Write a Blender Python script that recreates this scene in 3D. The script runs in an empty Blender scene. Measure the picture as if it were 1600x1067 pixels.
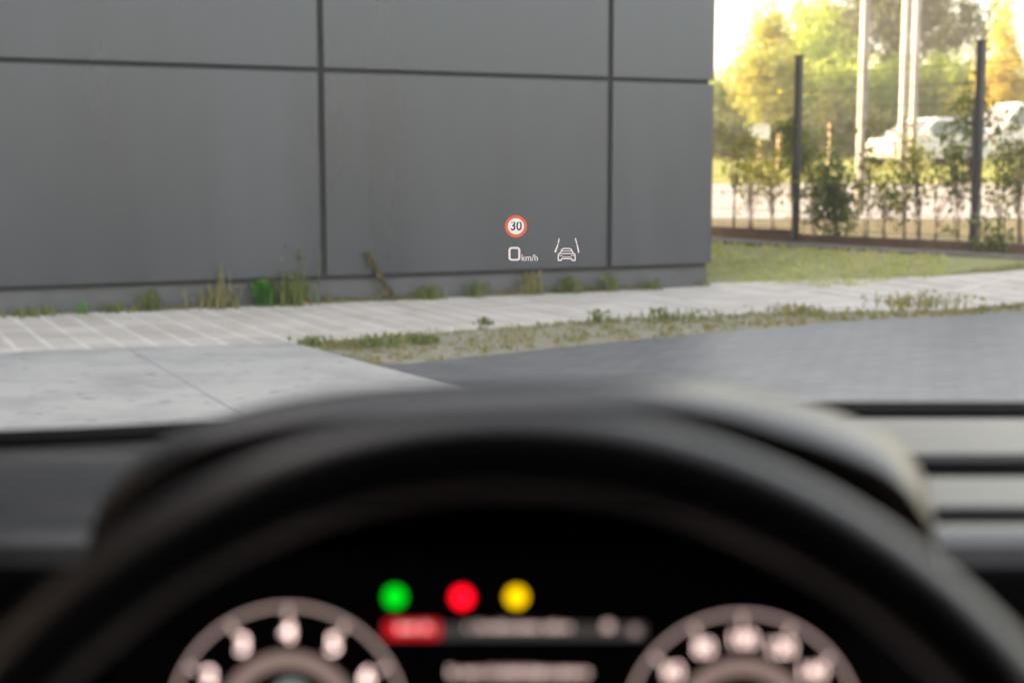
import bpy, bmesh, math, random
from mathutils import Vector, Matrix
import numpy as np
random.seed(7)
RNG = np.random.default_rng(11)
R = math.radians
sc = bpy.context.scene
COL = sc.collection

# ------------------------------------------------------------ camera, sky, sun
FPX = 2222.0
PITCH = math.atan(268 / FPX)
EYE = Vector((0, 0, 1.2))
cam_d = bpy.data.cameras.new('camera')
cam = bpy.data.objects.new('camera', cam_d)
COL.objects.link(cam)
cam.location = EYE
cam.rotation_euler = (R(90) - PITCH, 0, 0)
cam_d.lens = 50.0
cam_d.sensor_width = 36.0
cam_d.clip_start = 0.02
cam_d.clip_end = 2000
cam_d.dof.use_dof = True
cam_d.dof.focus_distance = 2.8
cam_d.dof.aperture_fstop = 4.3
cam_d.dof.aperture_blades = 0
sc.camera = cam

SUN_EL, SUN_AZ = 14.0, -80.0            # azimuth from +Y towards +X
w = bpy.data.worlds.new('World')
sc.world = w
w.use_nodes = True
wt = w.node_tree
bg = wt.nodes['Background']
sky = wt.nodes.new('ShaderNodeTexSky')
sky.sky_type = 'NISHITA'
sky.sun_disc = False
sky.sun_elevation = R(SUN_EL)
sky.sun_rotation = R(SUN_AZ)
sky.air_density = 1.0
sky.dust_density = 3.0
sky.ozone_density = 1.0
wb = wt.nodes.new('ShaderNodeMixRGB'); wb.blend_type = 'MULTIPLY'; wb.inputs[0].default_value = 1
wb.inputs[2].default_value = (1.20, .985, .83, 1)      # the photograph's warm white balance
hs = wt.nodes.new('ShaderNodeHueSaturation'); hs.inputs['Saturation'].default_value = .8
wt.links.new(sky.outputs[0], hs.inputs['Color'])
wt.links.new(hs.outputs[0], wb.inputs[1])
wt.links.new(wb.outputs[0], bg.inputs[0])
bg.inputs[1].default_value = 0.15
sd = bpy.data.lights.new('sun', 'SUN')
sd.energy = 3.0
sd.angle = R(0.6)
sd.color = (1.0, 0.80, 0.55)
sun = bpy.data.objects.new('sun', sd)
COL.objects.link(sun)
_dir = Vector((math.sin(R(SUN_AZ)) * math.cos(R(SUN_EL)), math.cos(R(SUN_AZ)) * math.cos(R(SUN_EL)), math.sin(R(SUN_EL))))
sun.rotation_euler = _dir.to_track_quat('Z', 'Y').to_euler()
sun.location = (-20, 20, 30)
sc.view_settings.view_transform = 'Standard'
sc.view_settings.look = 'None'
sc.view_settings.gamma = 1.0
EXPO = 2.85
sc.view_settings.exposure = EXPO
sc.cycles.max_bounces = 8
sc.cycles.transparent_max_bounces = 12

# ------------------------------------------------------------ measuring helpers
def ray(px, py):
    """direction towards a point of the photograph (1600 x 1067)"""
    c = Vector(((px - 800) / FPX, -(py - 533.5) / FPX, -1.0))
    return cam.rotation_euler.to_matrix() @ c
def at(px, py, Y):
    d = ray(px, py)
    return EYE + d * (Y / d.y)
def smooth(t):
    t = max(0.0, min(1.0, t))
    return t * t * (3 - 2 * t)
def T(x, y):
    """terrain height"""
    n = .8 * x + .6 * y
    a = .30 * smooth((n - 9.9) / 3.0)
    s = y - 17.0
    b = 0.0
    if s > 0:
        b = .034 * (s * s / (s + 1.5))
    if b > 1.3: b = 1.3 + (b - 1.3) * .1
    if b > 1.9: b = 1.9
    if x < 0 and y < 14: a = 0
    return a + b
def G(px, py):
    """point of the terrain seen at a pixel"""
    d = ray(px, py)
    t = .5
    while t < 400:
        p = EYE + d * t
        if p.z < T(p.x, p.y): return p
        t += .02
    return EYE + d * 400

# ------------------------------------------------------------ materials
def nmat(name):
    m = bpy.data.materials.new(name)
    m.use_nodes = True
    return m, m.node_tree.nodes, m.node_tree.links, m.node_tree.nodes['Principled BSDF']
def plain(name, col, rough=.6, metal=0.0, spec=.5, noise=0.0, scale=20.0, bump=0.0, bscale=200.0, coat=0.0, bdist=.002):
    m, n, l, b = nmat(name)
    b.inputs['Base Color'].default_value = (*col, 1)
    b.inputs['Roughness'].default_value = rough
    b.inputs['Metallic'].default_value = metal
    b.inputs['Specular IOR Level'].default_value = spec
    b.inputs['Coat Weight'].default_value = coat
    if name in ('soft_dash_grain', 'binnacle_grain', 'black_leather'): b.inputs['Specular Tint'].default_value = (1, .90, .80, 1)  # warm light of the surroundings put into the sheen colour
    tc = n.new('ShaderNodeTexCoord')
    if noise:
        t = n.new('ShaderNodeTexNoise'); t.inputs['Scale'].default_value = scale; t.inputs['Detail'].default_value = 6
        r = n.new('ShaderNodeValToRGB')
        r.color_ramp.elements[0].position = .3; r.color_ramp.elements[1].position = .7
        r.color_ramp.elements[0].color = (*[c * (1 - noise) for c in col], 1)
        r.color_ramp.elements[1].color = (*[min(1, c * (1 + noise)) for c in col], 1)
        l.new(tc.outputs['Object'], t.inputs[0]); l.new(t.outputs[0], r.inputs[0]); l.new(r.outputs[0], b.inputs['Base Color'])
    if bump:
        t2 = n.new('ShaderNodeTexNoise'); t2.inputs['Scale'].default_value = bscale; t2.inputs['Detail'].default_value = 3
        bp = n.new('ShaderNodeBump'); bp.inputs['Strength'].default_value = bump; bp.inputs['Distance'].default_value = bdist
        l.new(tc.outputs['Object'], t2.inputs[0]); l.new(t2.outputs[0], bp.inputs['Height']); l.new(bp.outputs[0], b.inputs['Normal'])
    return m
def s2l(c):
    c /= 255.0
    return c / 12.92 if c <= .04045 else ((c + .055) / 1.055) ** 2.4
def emit(name, rgb, k=1.0):
    """a light-giving display colour; rgb is how bright it shows at this exposure"""
    m, n, l, b = nmat(name)
    lin = [s2l(v) for v in rgb]
    b.inputs['Base Color'].default_value = (0, 0, 0, 1)
    b.inputs['Specular IOR Level'].default_value = 0
    b.inputs['Emission Color'].default_value = (*lin, 1)
    b.inputs['Emission Strength'].default_value = k / 2 ** EXPO
    return m
def leafmat(name, c1, c2, trans=.45, scale=1.5):
    m = bpy.data.materials.new(name); m.use_nodes = True
    n, l = m.node_tree.nodes, m.node_tree.links
    n.clear()
    o = n.new('ShaderNodeOutputMaterial'); mx = n.new('ShaderNodeMixShader'); mx.inputs[0].default_value = trans
    d = n.new('ShaderNodeBsdfPrincipled'); d.inputs['Roughness'].default_value = .5; d.inputs['Specular IOR Level'].default_value = .35
    tr = n.new('ShaderNodeBsdfTranslucent')
    tc = n.new('ShaderNodeTexCoord'); t = n.new('ShaderNodeTexNoise'); t.inputs['Scale'].default_value = scale; t.inputs['Detail'].default_value = 5
    r = n.new('ShaderNodeValToRGB'); r.color_ramp.elements[0].position = .35; r.color_ramp.elements[1].position = .65
    r.color_ramp.elements[0].color = (*c1, 1); r.color_ramp.elements[1].color = (*c2, 1)
    l.new(tc.outputs['Object'], t.inputs[0]); l.new(t.outputs[0], r.inputs[0])
    l.new(r.outputs[0], d.inputs['Base Color'])
    g = n.new('ShaderNodeMixRGB'); g.blend_type = 'MULTIPLY'; g.inputs[0].default_value = 1; g.inputs[2].default_value = (1.9, 1.7, .7, 1)
    l.new(r.outputs[0], g.inputs[1]); l.new(g.outputs[0], tr.inputs[0])
    l.new(d.outputs[0], mx.inputs[1]); l.new(tr.outputs[0], mx.inputs[2]); l.new(mx.outputs[0], o.inputs[0])
    return m

# ------------------------------------------------------------ object helpers
def tag(o, label=None, cat=None, group=None, kind=None):
    if label: o['label'] = label
    if cat: o['category'] = cat
    if group: o['group'] = group
    if kind: o['kind'] = kind
    return o
def empty(name, loc, rz=0, label=None, cat=None, group=None):
    o = bpy.data.objects.new(name, None)
    COL.objects.link(o)
    o.location = loc; o.rotation_euler = (0, 0, rz); o.empty_display_size = .1
    tag(o, label, cat, group)
    return o
def link(name, me, mat, parent=None, smoothed=False, kind=None):
    if mat and not me.materials: me.materials.append(mat)
    o = bpy.data.objects.new(name, me)
    COL.objects.link(o)
    if parent: o.parent = parent
    if smoothed:
        for p in me.polygons: p.use_smooth = True
    if kind: o['kind'] = kind
    return o
def from_bm(bm, name, mat, parent=None, smoothed=False, kind=None):
    me = bpy.data.meshes.new(name)
    bm.normal_update(); bm.to_mesh(me); bm.free()
    return link(name, me, mat, parent, smoothed, kind)
def mesh(name, v, f, mat, parent=None, smoothed=False, kind=None):
    me = bpy.data.meshes.new(name)
    me.from_pydata([tuple(p) for p in v], [], f)
    me.update()
    return link(name, me, mat, parent, smoothed, kind)
def box(bm, a, b, bev=0.0, M=None):
    r = bmesh.ops.create_cube(bm, size=1)
    vs = r['verts']
    c = [(a[i] + b[i]) / 2 for i in range(3)]; s = [abs(b[i] - a[i]) for i in range(3)]
    for v in vs: v.co = Vector([v.co[i] * s[i] + c[i] for i in range(3)])
    if bev:
        es = list({e for v in vs for e in v.link_edges})
        rr = bmesh.ops.bevel(bm, geom=es, offset=bev, segments=2, affect='EDGES', profile=.5)
        vs = list({v for f in rr['faces'] for v in f.verts} | {v for v in vs if v.is_valid})
    if M: bmesh.ops.transform(bm, matrix=M, verts=[v for v in vs if v.is_valid])
def tube(bm, pts, rad, seg=8, cap=True):
    pts = [Vector(p) for p in pts]
    if not hasattr(rad, '__len__'): rad = [rad] * len(pts)
    rings = []
    for i, p in enumerate(pts):
        t = (pts[min(i + 1, len(pts) - 1)] - pts[max(i - 1, 0)]).normalized()
        u = t.orthogonal().normalized() if abs(t.z) < .9 else Vector((1, 0, 0)).cross(t).normalized()
        v = t.cross(u)
        rings.append([bm.verts.new(p + (u * math.cos(a) + v * math.sin(a)) * rad[i]) for a in [2 * math.pi * k / seg for k in range(seg)]])
    for a, b in zip(rings, rings[1:]):
        for k in range(seg): bm.faces.new((a[k], a[(k + 1) % seg], b[(k + 1) % seg], b[k]))
    if cap:
        bm.faces.new(rings[0][::-1]); bm.faces.new(rings[-1])
def copy_tree(o, parent=None):
    c = o.copy(); COL.objects.link(c)
    if parent: c.parent = parent
    for ch in list(o.children): copy_tree(ch, c)
    return c
def resample(pts, n):
    pts = [Vector((p[0], p[1])) for p in pts]
    L = [0]
    for a, b in zip(pts, pts[1:]): L.append(L[-1] + (b - a).length)
    out = []
    for i in range(n):
        s = L[-1] * i / (n - 1); k = 0
        while k < len(L) - 2 and L[k + 1] < s: k += 1
        out.append(pts[k].lerp(pts[k + 1], (s - L[k]) / max(1e-9, L[k + 1] - L[k])))
    return out
def ribbon(name, lo, hi, off, mat, n=60, m=14, jag=0.0, kind='structure', skirt=.03):
    a, b = resample(lo, n), resample(hi, n)
    v, f = [], []
    for i in range(n):
        for j in range(m):
            p = a[i].lerp(b[i], j / (m - 1))
            if jag and j in (0, m - 1): p = p + (b[i] - a[i]).normalized() * random.uniform(-jag, jag)
            v.append((p.x, p.y, T(p.x, p.y) + off))
    for i in range(n - 1):
        for j in range(m - 1):
            f.append((i * m + j, (i + 1) * m + j, (i + 1) * m + j + 1, i * m + j + 1))
    # edge skirts so the sheet has a thickness
    base = len(v)
    rim = [i * m for i in range(n)] + [(n - 1) * m + j for j in range(1, m)] + [i * m + m - 1 for i in range(n - 2, -1, -1)] + [j for j in range(m - 2, 0, -1)]
    for k in rim: v.append((v[k][0], v[k][1], v[k][2] - skirt))
    q = len(rim)
    for k in range(q): f.append((rim[k], base + k, base + (k + 1) % q, rim[(k + 1) % q]))
    o = mesh(name, v, f, mat, kind=kind)
    return o

# ------------------------------------------------------------ ground
WA = Vector((-4.14, 11.50)); WB = Vector((1.98, 14.45))          # foot of the facade
WD = (WB - WA).normalized(); WN = Vector((WD.y, -WD.x))          # along it, and out of it towards us
WANG = math.atan2(WD.y, WD.x)

def groundmat(name, c1, c2, c3, s1=1.2, s2=40.0, bump=.5, rough=.95):
    m, n, l, b = nmat(name)
    tc = n.new('ShaderNodeTexCoord')
    t = n.new('ShaderNodeTexNoise'); t.inputs['Scale'].default_value = s1; t.inputs['Detail'].default_value = 8
    t2 = n.new('ShaderNodeTexNoise'); t2.inputs['Scale'].default_value = s2; t2.inputs['Detail'].default_value = 4
    r = n.new('ShaderNodeValToRGB'); r.color_ramp.elements[0].position = .35; r.color_ramp.elements[1].position = .65
    r.color_ramp.elements[0].color = (*c1, 1); r.color_ramp.elements[1].color = (*c2, 1)
    r2 = n.new('ShaderNodeValToRGB'); r2.color_ramp.elements[0].position = .45; r2.color_ramp.elements[1].position = .62
    mx = n.new('ShaderNodeMixRGB'); mx.inputs[2].default_value = (*c3, 1)
    bp = n.new('ShaderNodeBump'); bp.inputs['Strength'].default_value = bump; bp.inputs['Distance'].default_value = .03
    l.new(tc.outputs['Object'], t.inputs[0]); l.new(tc.outputs['Object'], t2.inputs[0])
    l.new(t.outputs[0], r.inputs[0]); l.new(t2.outputs[0], r2.inputs[0]); l.new(r2.outputs[0], mx.inputs[0])
    l.new(r.outputs[0], mx.inputs[1]); l.new(mx.outputs[0], b.inputs['Base Color'])
    l.new(t2.outputs[0], bp.inputs['Height']); l.new(bp.outputs[0], b.inputs['Normal'])
    b.inputs['Roughness'].default_value = rough
    b.inputs['Specular IOR Level'].default_value = .2
    return m
def pavemat(name, c1, c2, mortar, bw, rh, msize, stain, stainamt, rough=.85, ang=0.0, bumpd=.004, offset=.5, spots=0.0, shift=0.0, msmooth=.3):
    m, n, l, b = nmat(name)
    tc = n.new('ShaderNodeTexCoord'); mp = n.new('ShaderNodeMapping'); mp.inputs['Rotation'].default_value = (0, 0, -ang); mp.inputs['Location'].default_value = (-shift, 0, 0)
    br = n.new('ShaderNodeTexBrick')
    br.inputs['Scale'].default_value = 1; br.inputs['Brick Width'].default_value = bw; br.inputs['Row Height'].default_value = rh
    br.inputs['Mortar Size'].default_value = msize; br.inputs['Mortar Smooth'].default_value = msmooth; br.offset = offset
    br.inputs['Color1'].default_value = (*c1, 1); br.inputs['Color2'].default_value = (*c2, 1); br.inputs['Mortar'].default_value = (*mortar, 1)
    t = n.new('ShaderNodeTexNoise'); t.inputs['Scale'].default_value = 1.7; t.inputs['Detail'].default_value = 10; t.inputs['Roughness'].default_value = .65
    r = n.new('ShaderNodeValToRGB'); r.color_ramp.elements[0].position = .42; r.color_ramp.elements[1].position = .68
    mx = n.new('ShaderNodeMixRGB'); mx.inputs[2].default_value = (*stain, 1)
    mu = n.new('ShaderNodeMath'); mu.operation = 'MULTIPLY'; mu.inputs[1].default_value = stainamt
    l.new(tc.outputs['Object'], mp.inputs[0]); l.new(mp.outputs[0], br.inputs[0]); l.new(tc.outputs['Object'], t.inputs[0])
    l.new(t.outputs[0], r.inputs[0]); l.new(r.outputs[0], mu.inputs[0]); l.new(mu.outputs[0], mx.inputs[0])
    l.new(br.outputs[0], mx.inputs[1])
    last = mx
    if spots:
        t3 = n.new('ShaderNodeTexNoise'); t3.inputs['Scale'].default_value = 9; t3.inputs['Detail'].default_value = 3
        r3 = n.new('ShaderNodeValToRGB'); r3.color_ramp.elements[0].position = .62; r3.color_ramp.elements[1].position = .72
        m3 = n.new('ShaderNodeMath'); m3.operation = 'MULTIPLY'; m3.inputs[1].default_value = spots
        x3 = n.new('ShaderNodeMixRGB'); x3.inputs[2].default_value = (stain[0] * .55, stain[1] * .55, stain[2] * .55, 1)
        l.new(tc.outputs['Object'], t3.inputs[0]); l.new(t3.outputs[0], r3.inputs[0]); l.new(r3.outputs[0], m3.inputs[0]); l.new(m3.outputs[0], x3.inputs[0])
        l.new(mx.outputs[0], x3.inputs[1]); last = x3
    l.new(last.outputs[0], b.inputs['Base Color'])
    bp = n.new('ShaderNodeBump'); bp.inputs['Strength'].default_value = .8; bp.inputs['Distance'].default_value = bumpd; bp.invert = True
    l.new(br.outputs['Fac'], bp.inputs['Height']); l.new(bp.outputs[0], b.inputs['Normal'])
    b.inputs['Roughness'].default_value = rough
    return m

M_soil = groundmat('soil_dry_grass', (.16, .13, .06), (.13, .15, .045), (.24, .19, .10), 1.5, 25)
M_paver = pavemat('pale_pavers', (.56, .515, .455), (.46, .415, .36), (.64, .595, .53), .22, 1.1, .035, (.36, .31, .26), .6, ang=WANG, offset=.0, spots=.35, msmooth=.8)
M_slab = pavemat('concrete_slabs', (.385, .375, .35), (.41, .397, .37), (.29, .285, .275), 2.6, 60.0, .011, (.25, .245, .232), .7, ang=WANG, offset=0, spots=.6, shift=Vector((G(270, 593).x, G(270, 593).y)).dot(WD))
M_block = pavemat('grey_block_paving', (.155, .155, .155), (.112, .113, .115), (.075, .077, .08), .20, .10, .007, (.17, .168, .165), .45, ang=WANG + .05, rough=.45)
M_gravel = groundmat('weedy_gravel', (.27, .24, .17), (.18, .18, .10), (.36, .33, .27), 5, 45)
M_grass = groundmat('short_grass', (.30, .31, .13), (.36, .34, .18), (.24, .27, .10), 3, 60)
M_dry = groundmat('dry_verge', (.20, .155, .075), (.15, .145, .06), (.24, .19, .11), 2, 30)
M_road = groundmat('pale_asphalt', (.36, .335, .31), (.43, .395, .36), (.33, .30, .285), .8, 60, .2)

# terrain: fine near, coarse far
def axis(vals): 
    out = []
    for a, b, st in vals:
        k = int(round((b - a) / st))
        out += [a + (b - a) * i / k for i in range(k)]
    out.append(vals[-1][1]); return out
xs = axis([(-160, -60, 20), (-60, -10, 5), (-10, 14, .3), (14, 60, 4), (60, 160, 20)])
ys = axis([(-120, -20, 20), (-20, 4, 3), (4, 26, .3), (26, 70, 2), (70, 170, 20)])
v = [(x, y, T(x, y)) for y in ys for x in xs]
nx = len(xs)
f = [(j * nx + i, j * nx + i + 1, (j + 1) * nx + i + 1, (j + 1) * nx + i) for j in range(len(ys) - 1) for i in range(nx - 1)]
mesh('ground', v, f, M_soil, smoothed=True, kind='structure')

def W(s, d): p = WB + WD * s + WN * d; return (p.x, p.y)
def Gp(px, py): p = G(px, py); return (p.x, p.y)
pav_lo = [W(-14, 2.95), W(-9, 2.95), Gp(0, 557), Gp(240, 548), Gp(460, 541), Gp(640, 525), Gp(940, 503), Gp(1200, 492), Gp(1600, 478), (12, 15.5)]
pav_hi = [W(-14, -.3), W(-9, -.3), W(-5, -.3), W(-1, -.3), W(.05, -.3), Gp(1300, 439), Gp(1450, 436), Gp(1600, 427), (12, 18.0)]
grav_lo = [Gp(625, 574), Gp(860, 548), Gp(1100, 525), Gp(1350, 503), Gp(1600, 487), (12, 14.9)]
grav_hi = [Gp(460, 541), Gp(640, 525), Gp(940, 503), Gp(1200, 492), Gp(1600, 478), (12, 15.5)]
e1 = Vector(Gp(462, 542)); e2 = Vector(Gp(690, 606)); ed = (e2 - e1).normalized()
slab_r = [tuple(e1), tuple(e1 + ed * 3), tuple(e1 + ed * 8)]
slab_l = [W(-14, 2.95), (-14, 3.0), (-12, -1.0)]
# slab: from its right edge out to the left
ribbon('path', pav_lo, pav_hi, .022, M_paver, 90, 24)
lo_s = [(-14 + i * .0, 0) for i in range(2)]
ribbon('concrete_apron', [(-16, -4), (-8, -2), tuple(e1 + ed * 12)], [W(-14, 2.95), W(-9, 2.95), Gp(0, 557), Gp(240, 548), tuple(e1)], .026, M_slab, 60, 30)
ribbon('gravel_verge', grav_lo, grav_hi, .012, M_gravel, 160, 10, jag=.05)
ribbon('road', [tuple(e1 + ed * 12.1 - WD * .15), (6, -3), (14, -2)], [tuple(Vector(Gp(610, 572)) - WD * .15), Gp(625, 574), Gp(860, 548), Gp(1100, 525), Gp(1350, 503), Gp(1600, 487), (12, 14.9)], .016, M_block, 60, 40)

# lawn bank before the fence, far verge, far road, far bank
FD = Vector((.6, -.8))                                            # along the fence, to the right
F0 = Vector((3.40, 17.1))
def Fp(s, d): p = F0 + FD * s + Vector((-.8, -.6)) * d; return (p.x, p.y)
ribbon('lawn_strip', [W(.0, -.28), Gp(1250, 441), Gp(1350, 439), Gp(1450, 435), (6.2, 14.2)], [W(.1, -3.4), Fp(-1.6, .75), Fp(-.6, .62), Fp(1.2, .6), Fp(3.4, .5)], .03, M_grass, 60, 16, jag=.04)
ribbon('kerb', [Fp(-5, .52), Fp(0, .52), Fp(8, .52)], [Fp(-5, .12), Fp(0, .12), Fp(8, .12)], .05, plain('kerb_stone', (.13, .115, .10), .9, noise=.35, scale=6), 60, 4)
ribbon('verge', [Fp(-9, -.05), Fp(0, -.05), Fp(12, -.05)], [(-12, 21.8), (2, 21.9), (9, 21.9), (22, 21.6)], .012, M_dry, 40, 20)
ribbon('far_road', [(-14, 22.0), (24, 22.0)], [(-14, 34.5), (24, 34.5)], .02, M_road, 40, 40)
ribbon('far_bank', [(-20, 34.7), (40, 34.7)], [(-26, 62), (50, 62)], .03, groundmat('bank_grass', (.25, .27, .05), (.30, .28, .07), (.21, .24, .045), 1, 20), 60, 40)

# ------------------------------------------------------------ building
M_clad, _n, _l, _b = nmat('graphite_cladding')
_b.inputs['Roughness'].default_value = .30; _b.inputs['Specular IOR Level'].default_value = 1.0; _b.inputs['Specular Tint'].default_value = (.78, .82, .92, 1)
_tc = _n.new('ShaderNodeTexCoord'); _mp = _n.new('ShaderNodeMapping'); _mp.inputs['Scale'].default_value = (1.6, 1.6, .22); _mp.inputs['Location'].default_value = (7.37, 3.61, 5.43)
_t = _n.new('ShaderNodeTexNoise'); _t.inputs['Scale'].default_value = 1.0; _t.inputs['Detail'].default_value = 4; _t.inputs['Roughness'].default_value = .5
_t2 = _n.new('ShaderNodeTexNoise'); _t2.inputs['Scale'].default_value = .8; _t2.inputs['Detail'].default_value = 5
_r = _n.new('ShaderNodeValToRGB'); _r.color_ramp.elements[0].position = .3; _r.color_ramp.elements[1].position = .7
_r.color_ramp.elements[0].color = (.015, .018, .024, 1); _r.color_ramp.elements[1].color = (.031, .033, .040, 1)
_oi = _n.new('ShaderNodeObjectInfo'); _mr = _n.new('ShaderNodeMapRange'); _mr.inputs['To Min'].default_value = .85; _mr.inputs['To Max'].default_value = 1.15
_mm = _n.new('ShaderNodeMixRGB'); _mm.blend_type = 'MULTIPLY'; _mm.inputs[0].default_value = 1
_l.new(_tc.outputs['Object'], _mp.inputs[0]); _l.new(_mp.outputs[0], _t.inputs[0]); _l.new(_t.outputs[0], _r.inputs[0])
_l.new(_oi.outputs['Random'], _mr.inputs[0]); _l.new(_r.outputs[0], _mm.inputs[1]); _l.new(_mr.outputs[0], _mm.inputs[2]); _l.new(_mm.outputs[0], _b.inputs['Base Color'])
_l.new(_mp.outputs[0], _t2.inputs[0])
_r2 = _n.new('ShaderNodeMapRange'); _r2.inputs['From Min'].default_value = .3; _r2.inputs['From Max'].default_value = .7; _r2.inputs['To Min'].default_value = .27; _r2.inputs['To Max'].default_value = .34
_l.new(_t.outputs[0], _r2.inputs[0]); _l.new(_r2.outputs[0], _b.inputs['Roughness'])
_bp = _n.new('ShaderNodeBump'); _bp.inputs['Strength'].default_value = .25; _bp.inputs['Distance'].default_value = .02
_l.new(_t2.outputs[0], _bp.inputs['Height']); _l.new(_bp.outputs[0], _b.inputs['Normal'])
M_plinth = plain('plinth_render', (.095, .095, .10), .7, noise=.12, scale=4, bump=.2, bscale=60)
M_core = plain('joint_dark', (.024, .024, .026), .8)
b_ang = WANG
bld = empty('office_building', (WB.x, WB.y, 0), b_ang, 'dark grey building clad in large flat panels with narrow shadow joints', 'building')
BL, BD, BH = 34.0, 5.2, 9.0
bm = bmesh.new(); box(bm, (-BL, .10, -.3), (-.10, BD - .1, .225)); box(bm, (-BL, -.028, .23), (-.03, BD - .1, BH)); from_bm(bm, 'wall', M_core, bld)
bm = bmesh.new(); box(bm, (-BL - .01, -.0, -.3), (-.0, .35, .225)); box(bm, (-.35, .352, -.3), (-.002, BD, .225))
from_bm(bm, 'plinth', M_plinth, bld)
rows = [(.262, 2.045), (2.085, 3.87), (3.91, 5.69), (5.73, 7.51), (7.55, 9.1)]
cols = [(-1.145, .016)]
x = -1.20
while x > -BL + 1: cols.append((x - 2.855, x)); x -= 2.91
for (z0, z1) in rows:
    for (x0, x1) in cols:
        bm = bmesh.new(); box(bm, (x0, -.055, z0), (x1, .055, z1), .004)
        from_bm(bm, 'cladding_panel', M_clad, bld)
    y = .11
    while y < BD - .5:
        bm = bmesh.new(); box(bm, (-.055, y, z0), (.016, min(y + 2.6, BD), z1), .004)
        from_bm(bm, 'cladding_panel', M_clad, bld); y += 2.645

# ------------------------------------------------------------ fence
M_fence = plain('fence_coating', (.03, .033, .037), .5)
M_board = plain('gravel_board', (.10, .065, .045), .85, noise=.3, scale=5)
fence = empty('mesh_fence', (F0.x, F0.y, .3), 0, 'dark green-grey wire mesh fence with tall posts standing on a low board', 'fence')
def fl(s, d, z):   # fence-local coordinates
    p = FD * s + Vector((-.8, -.6)) * d
    return Vector((p.x, p.y, z + T(F0.x + p.x, F0.y + p.y) - .3))
M_F = Matrix.Rotation(math.atan2(FD.y, FD.x), 4, 'Z')
SP = 2.5
for k in range(-3, 4):
    s = k * SP
    c = fl(s, 0, 0)
    bm = bmesh.new(); box(bm, (-.036, -.036, -.3), (.036, .036, 2.22), .004, Matrix.Translation(c) @ M_F)
    box(bm, (-.048, -.048, 2.22), (.048, .048, 2.245), .004, Matrix.Translation(c) @ M_F)
    from_bm(bm, 'post', M_fence, fence)
    if k < 3:
        bm = bmesh.new(); box(bm, (.04, -.02, -.2), (SP - .04, .02, .14), .004, Matrix.Translation((fl(s, 0, 0) + Vector((0, 0, .0)))) @ M_F)
        from_bm(bm, 'base_board', M_board, fence)
        bm = bmesh.new()
        for q in range(49):
            u = s + .05 + q * .05
            tube(bm, [fl(u, .045, .16), fl(u, .045, 2.15)], .0036, 4, False)
        for z in [.2 + .2 * i for i in range(10)]:
            for dd in (.052, .038): tube(bm, [fl(s + .02, dd, z), fl(s + SP - .02, dd, z)], .0036, 4, False)
        from_bm(bm, 'wire_panel', M_fence, fence)

# ------------------------------------------------------------ leaf meshes
def leaf_mesh(centres, size, rng, aspect=.6, up=0.0):
    """one small bent leaf (two triangles each side of a midrib) per centre"""
    n = len(centres)
    d = rng.normal(size=(n, 3)); d[:, 2] += up; d /= np.linalg.norm(d, axis=1)[:, None]
    e = rng.normal(size=(n, 3)); e -= (e * d).sum(1)[:, None] * d; e /= np.linalg.norm(e, axis=1)[:, None]
    s = size * rng.uniform(.6, 1.3, (n, 1))
    a = centres - d * s * .5; c = centres + d * s * .5
    l = centres + e * s * aspect * .5; r = centres - e * s * aspect * .5
    v = np.stack([a, l, c, r], 1).reshape(-1, 3)
    f = np.arange(4 * n).reshape(-1, 4)
    return v, f
def np_mesh(name, v, f, mat, parent=None, kind=None):
    me = bpy.data.meshes.new(name)
    n, m = len(v), len(f)
    me.vertices.add(n); me.vertices.foreach_set('co', v.astype(np.float32).ravel())
    me.loops.add(m * 4); me.loops.foreach_set('vertex_index', f.astype(np.int32).ravel())
    me.polygons.add(m); me.polygons.foreach_set('loop_start', np.arange(0, 4 * m, 4, dtype=np.int32))
    me.polygons.foreach_set('loop_total', np.full(m, 4, dtype=np.int32))
    me.update(calc_edges=True)
    return link(name, me, mat, parent, kind=kind)
M_bark = plain('bark', (.10, .07, .045), .9, noise=.35, scale=9, bump=.6, bscale=20, bdist=.02)
M_barkp = plain('young_bark', (.16, .12, .07), .85, noise=.3, scale=14)
def clumps(rng, blobs, nclump, per, spread, shell=.55):
    out = []; cc = []
    wts = np.array([b[3] * b[4] * b[5] for b in blobs]); wts = wts / wts.sum()
    for k in range(nclump):
        b = blobs[rng.choice(len(blobs), p=wts)]
        d = rng.normal(size=3); d /= np.linalg.norm(d)
        rr = rng.uniform(shell, 1.0)
        c = np.array(b[:3]) + d * rr * np.array(b[3:6])
        cc.append(c)
        out.append(c + rng.normal(size=(int(per * rng.uniform(.5, 1.4)), 3)) * spread * rng.uniform(.6, 1.3))
    return np.concatenate(out), cc
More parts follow.
